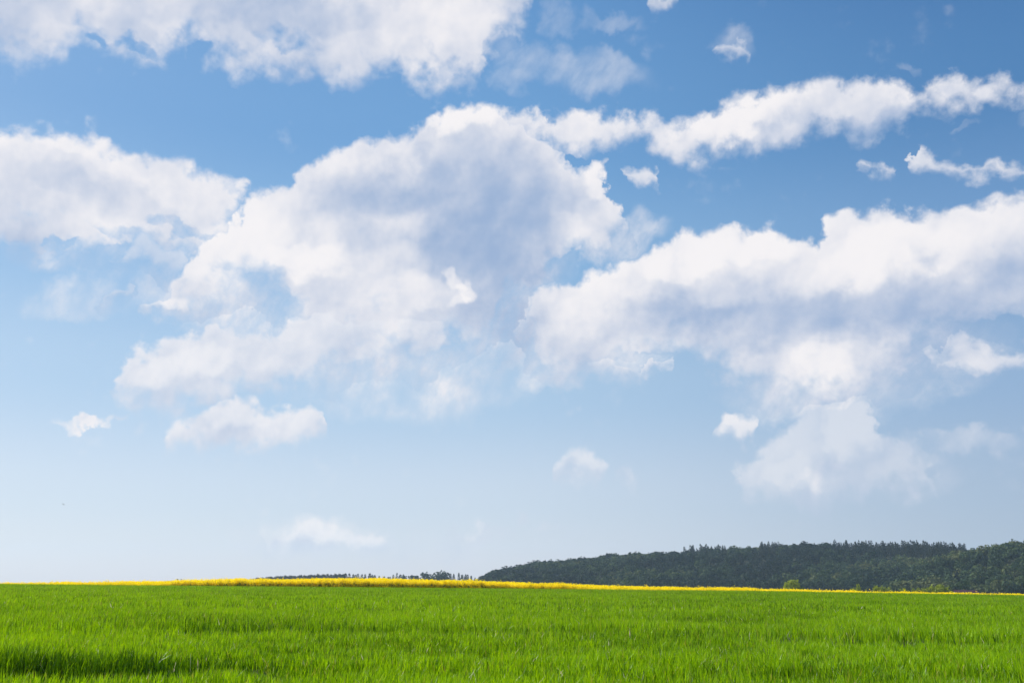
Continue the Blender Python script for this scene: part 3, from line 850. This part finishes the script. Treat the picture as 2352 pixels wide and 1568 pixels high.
# sunlit young trees in the valley in front of the right hill
HEDGE = [tree_data("young_tree", crown_arrays(340 + k, 10, 12, 620, .55, .5, 11, .04), MAT_HEDGE, 6, .28, .1, 5, 20 + k, 2.2) for k in range(4)]
HEDGE.append(tree_data("domed_tree", crown_arrays(351, 10, 12, 1100, .5, .5, 22, .02), MAT_HEDGE, 6, .28, .1, 5, 29, 2.2))
G4 = 'young green trees below the right hill'
for k, (x0, x1, top, lb) in enumerate((
        (292, 440, 461, 'wide domed olive green tree standing alone behind the rapeseed'),
        (862, 892, 536, 'very low bush left of the first upright young tree'),
        (886, 943, 497, 'pale upright tree, first of the loose row below the hill'),
        (984, 1004, 530, 'tiny thin tree alone between two upright young trees'),
        (1064, 1118, 501, 'flat topped upright tree, tallest in the left half of the row'),
        (1124, 1171, 515, 'dull green tree right beside the flat topped one'),
        (1184, 1223, 522, 'small pointed tree before the wide gap in the row'),
        (1284, 1337, 521, 'rounded small tree after the wide gap in the row'),
        (1338, 1372, 541, 'low bush touching the rounded small tree'),
        (1394, 1436, 536, 'low spreading bush near the middle of the right cluster'),
        (1440, 1476, 528, 'small upright bush in the right cluster'),
        (1478, 1547, 518, 'broad young tree left of the tall full one'),
        (1558, 1642, 487, 'tallest full bright green tree of the row'),
        (1632, 1708, 510, 'darker pointed tree at the right end of the row'))):
    r = 470.0; mid = (x0 + x1) / 2; wide = 1.05 if k == 0 else 1.35; x0, x1 = mid + (x0 - mid) * wide, mid + (x1 - mid) * wide
    round_at(z4(x0), z4(x1), y4(top), r, float(ground(np.array([0.3 * r]), np.array([.95 * r]))[0]) - .2, "young_tree", HEDGE[4 if k == 0 else k % 4], lb, 'tree', G4)

# ------------------------------------------------------------------ farm buildings, mostly hidden by the crop
MAT_TILE = plain_material("red_roof_tiles", (0.075, 0.03, 0.045), (0.11, 0.045, 0.06), 6.0)
MAT_WALL = plain_material("rendered_wall", (0.42, 0.38, 0.33), (0.5, 0.46, 0.41), 2.0)
MAT_DARK = plain_material("dark_glass", (0.02, 0.025, 0.03), (0.03, 0.035, 0.04), 4.0, .2)
MAT_WOOD = plain_material("brown_boards", (0.09, 0.05, 0.03), (0.13, 0.08, 0.05), 5.0)
def box_mesh(name, lo, hi):
    (x0, y0, z0), (x1, y1, z1) = lo, hi
    v = [(x0,y0,z0),(x1,y0,z0),(x1,y1,z0),(x0,y1,z0),(x0,y0,z1),(x1,y0,z1),(x1,y1,z1),(x0,y1,z1)]
    m = bpy.data.meshes.new(name); m.from_pydata(v, [], [(0,3,2,1),(4,5,6,7),(0,1,5,4),(1,2,6,5),(2,3,7,6),(3,0,4,7)]); m.update(); return m
def farm_building(px0, px1, top, r, rz, depth, label, chimney):
    p = at_range((px0 + px1) / 2, top, r); L = (px1 - px0) / FPX * r
    gz = float(ground(np.array([p.x]), np.array([p.y]))[0])
    H = p.z - gz; e = H * .56; d = depth / 2
    root = bpy.data.objects.new("farm_building", None); C.objects.link(root); root.location = (p.x, p.y, gz); root.rotation_euler = (0, 0, rz)
    tag(root, label, 'building', 'farm buildings below the right hill')
    x = L / 2 - .3
    v = [(-x,-d,-.3),(x,-d,-.3),(x,d,-.3),(-x,d,-.3),(-x,-d,e),(x,-d,e),(x,d,e),(-x,d,e),(-x,0,H-.35),(x,0,H-.35)]
    m = bpy.data.meshes.new("wall"); m.from_pydata(v, [], [(0,1,5,4),(2,3,7,6),(1,2,6,9,5),(3,0,4,8,7)]); m.update(); link("wall", m, MAT_WALL, root)
    o, t_ = .45, .18
    v = []
    for xx in (-L/2, L/2):
        v += [(xx,-d-o,e-.35),(xx,0,H),(xx,d+o,e-.35),(xx,-d-o,e-.35-t_),(xx,0,H-t_),(xx,d+o,e-.35-t_)]
    f = [(0,6,7,1),(1,7,8,2),(3,4,10,9),(4,5,11,10),(0,1,4,3),(1,2,5,4),(6,9,10,7),(7,10,11,8),(0,3,9,6),(2,8,11,5)]
    m = bpy.data.meshes.new("roof"); m.from_pydata(v, [], f); m.update(); ro = link("roof", m, MAT_TILE, root)
    if chimney: link("chimney", box_mesh("chimney", (L*.2,-.35,H-.7), (L*.2+.6,.35,H+.35)), MAT_WALL, ro)
    for k in range(3):
        wx = -L*.33 + k * L*.33
        if k == 1: link("door", box_mesh("door", (wx-.55,-d-.03,-.1), (wx+.55,-d+.02,2.0)), MAT_WOOD, root)
        else: link("window", box_mesh("window", (wx-.5,-d-.03,1.0), (wx+.5,-d+.02,2.1)), MAT_DARK, root)
farm_building(2193, 2217, 1353.6, 520, RAD(-8), 7.0, 'low building with dull red roof showing just above the rapeseed', False)
farm_building(2222, 2243, 1354.2, 540, RAD(-4), 7.0, 'fainter red roofed building right of the other farm roof', False)

# ------------------------------------------------------------------ a bird far off over the field
def bird():
    v = [(0,.18,0),(0,.10,.035),(.035,.08,0),(-.035,.08,0),(0,.08,-.03),(.04,-.04,0),(-.04,-.04,0),(0,-.04,.03),(0,-.05,-.035),(.02,-.16,.0),(-.02,-.16,0),(.06,-.24,0),(-.06,-.24,0),(0,-.19,.0),
         (.17,.09,.07),(.16,-.01,.06),(.36,-.05,.03),(-.17,.09,.07),(-.16,-.01,.06),(-.36,-.05,.03)]
    f = [(0,2,1),(0,1,3),(0,4,2),(0,3,4),(1,2,5,7),(1,7,6,3),(4,8,5,2),(4,3,6,8),(5,9,10,6,7),(5,8,6,10,9),(9,11,13),(10,13,12),(9,13,10),(2,14,15,5),(14,16,15),(3,6,18,17),(17,18,19)]
    m = bpy.data.meshes.new("bird"); m.from_pydata(v, [], f); m.update(); return m
p = at_range(146, 1158, 125)
b = link("bird", bird(), plain_material("dark_feathers", (.03,.03,.035), (.05,.05,.05), 8), None, p); b.rotation_euler = (RAD(8), RAD(20), RAD(60))
tag(b, 'tiny dark bird far off in the pale sky at left', 'bird')

# ================================================================== hazy air between the field and the hills
m, t, out = material("hazy_air")
pv = t.nodes.new('ShaderNodeVolumePrincipled')
pv.inputs['Color'].default_value = (0.60, 0.80, 1.0, 1)
pv.inputs['Density'].default_value = 0.00012
pv.inputs['Anisotropy'].default_value = 0.2
t.links.new(pv.outputs[0], out.inputs['Volume'])
hz = link("haze", box_mesh("haze", (-3200, -80, -30), (3200, 3200, 125)), m)
tag(hz, 'thin bluish haze that softens the wooded hills', 'haze', kind='stuff')
sc.cycles.volume_bounces = 1

sc.cycles.use_denoising = True
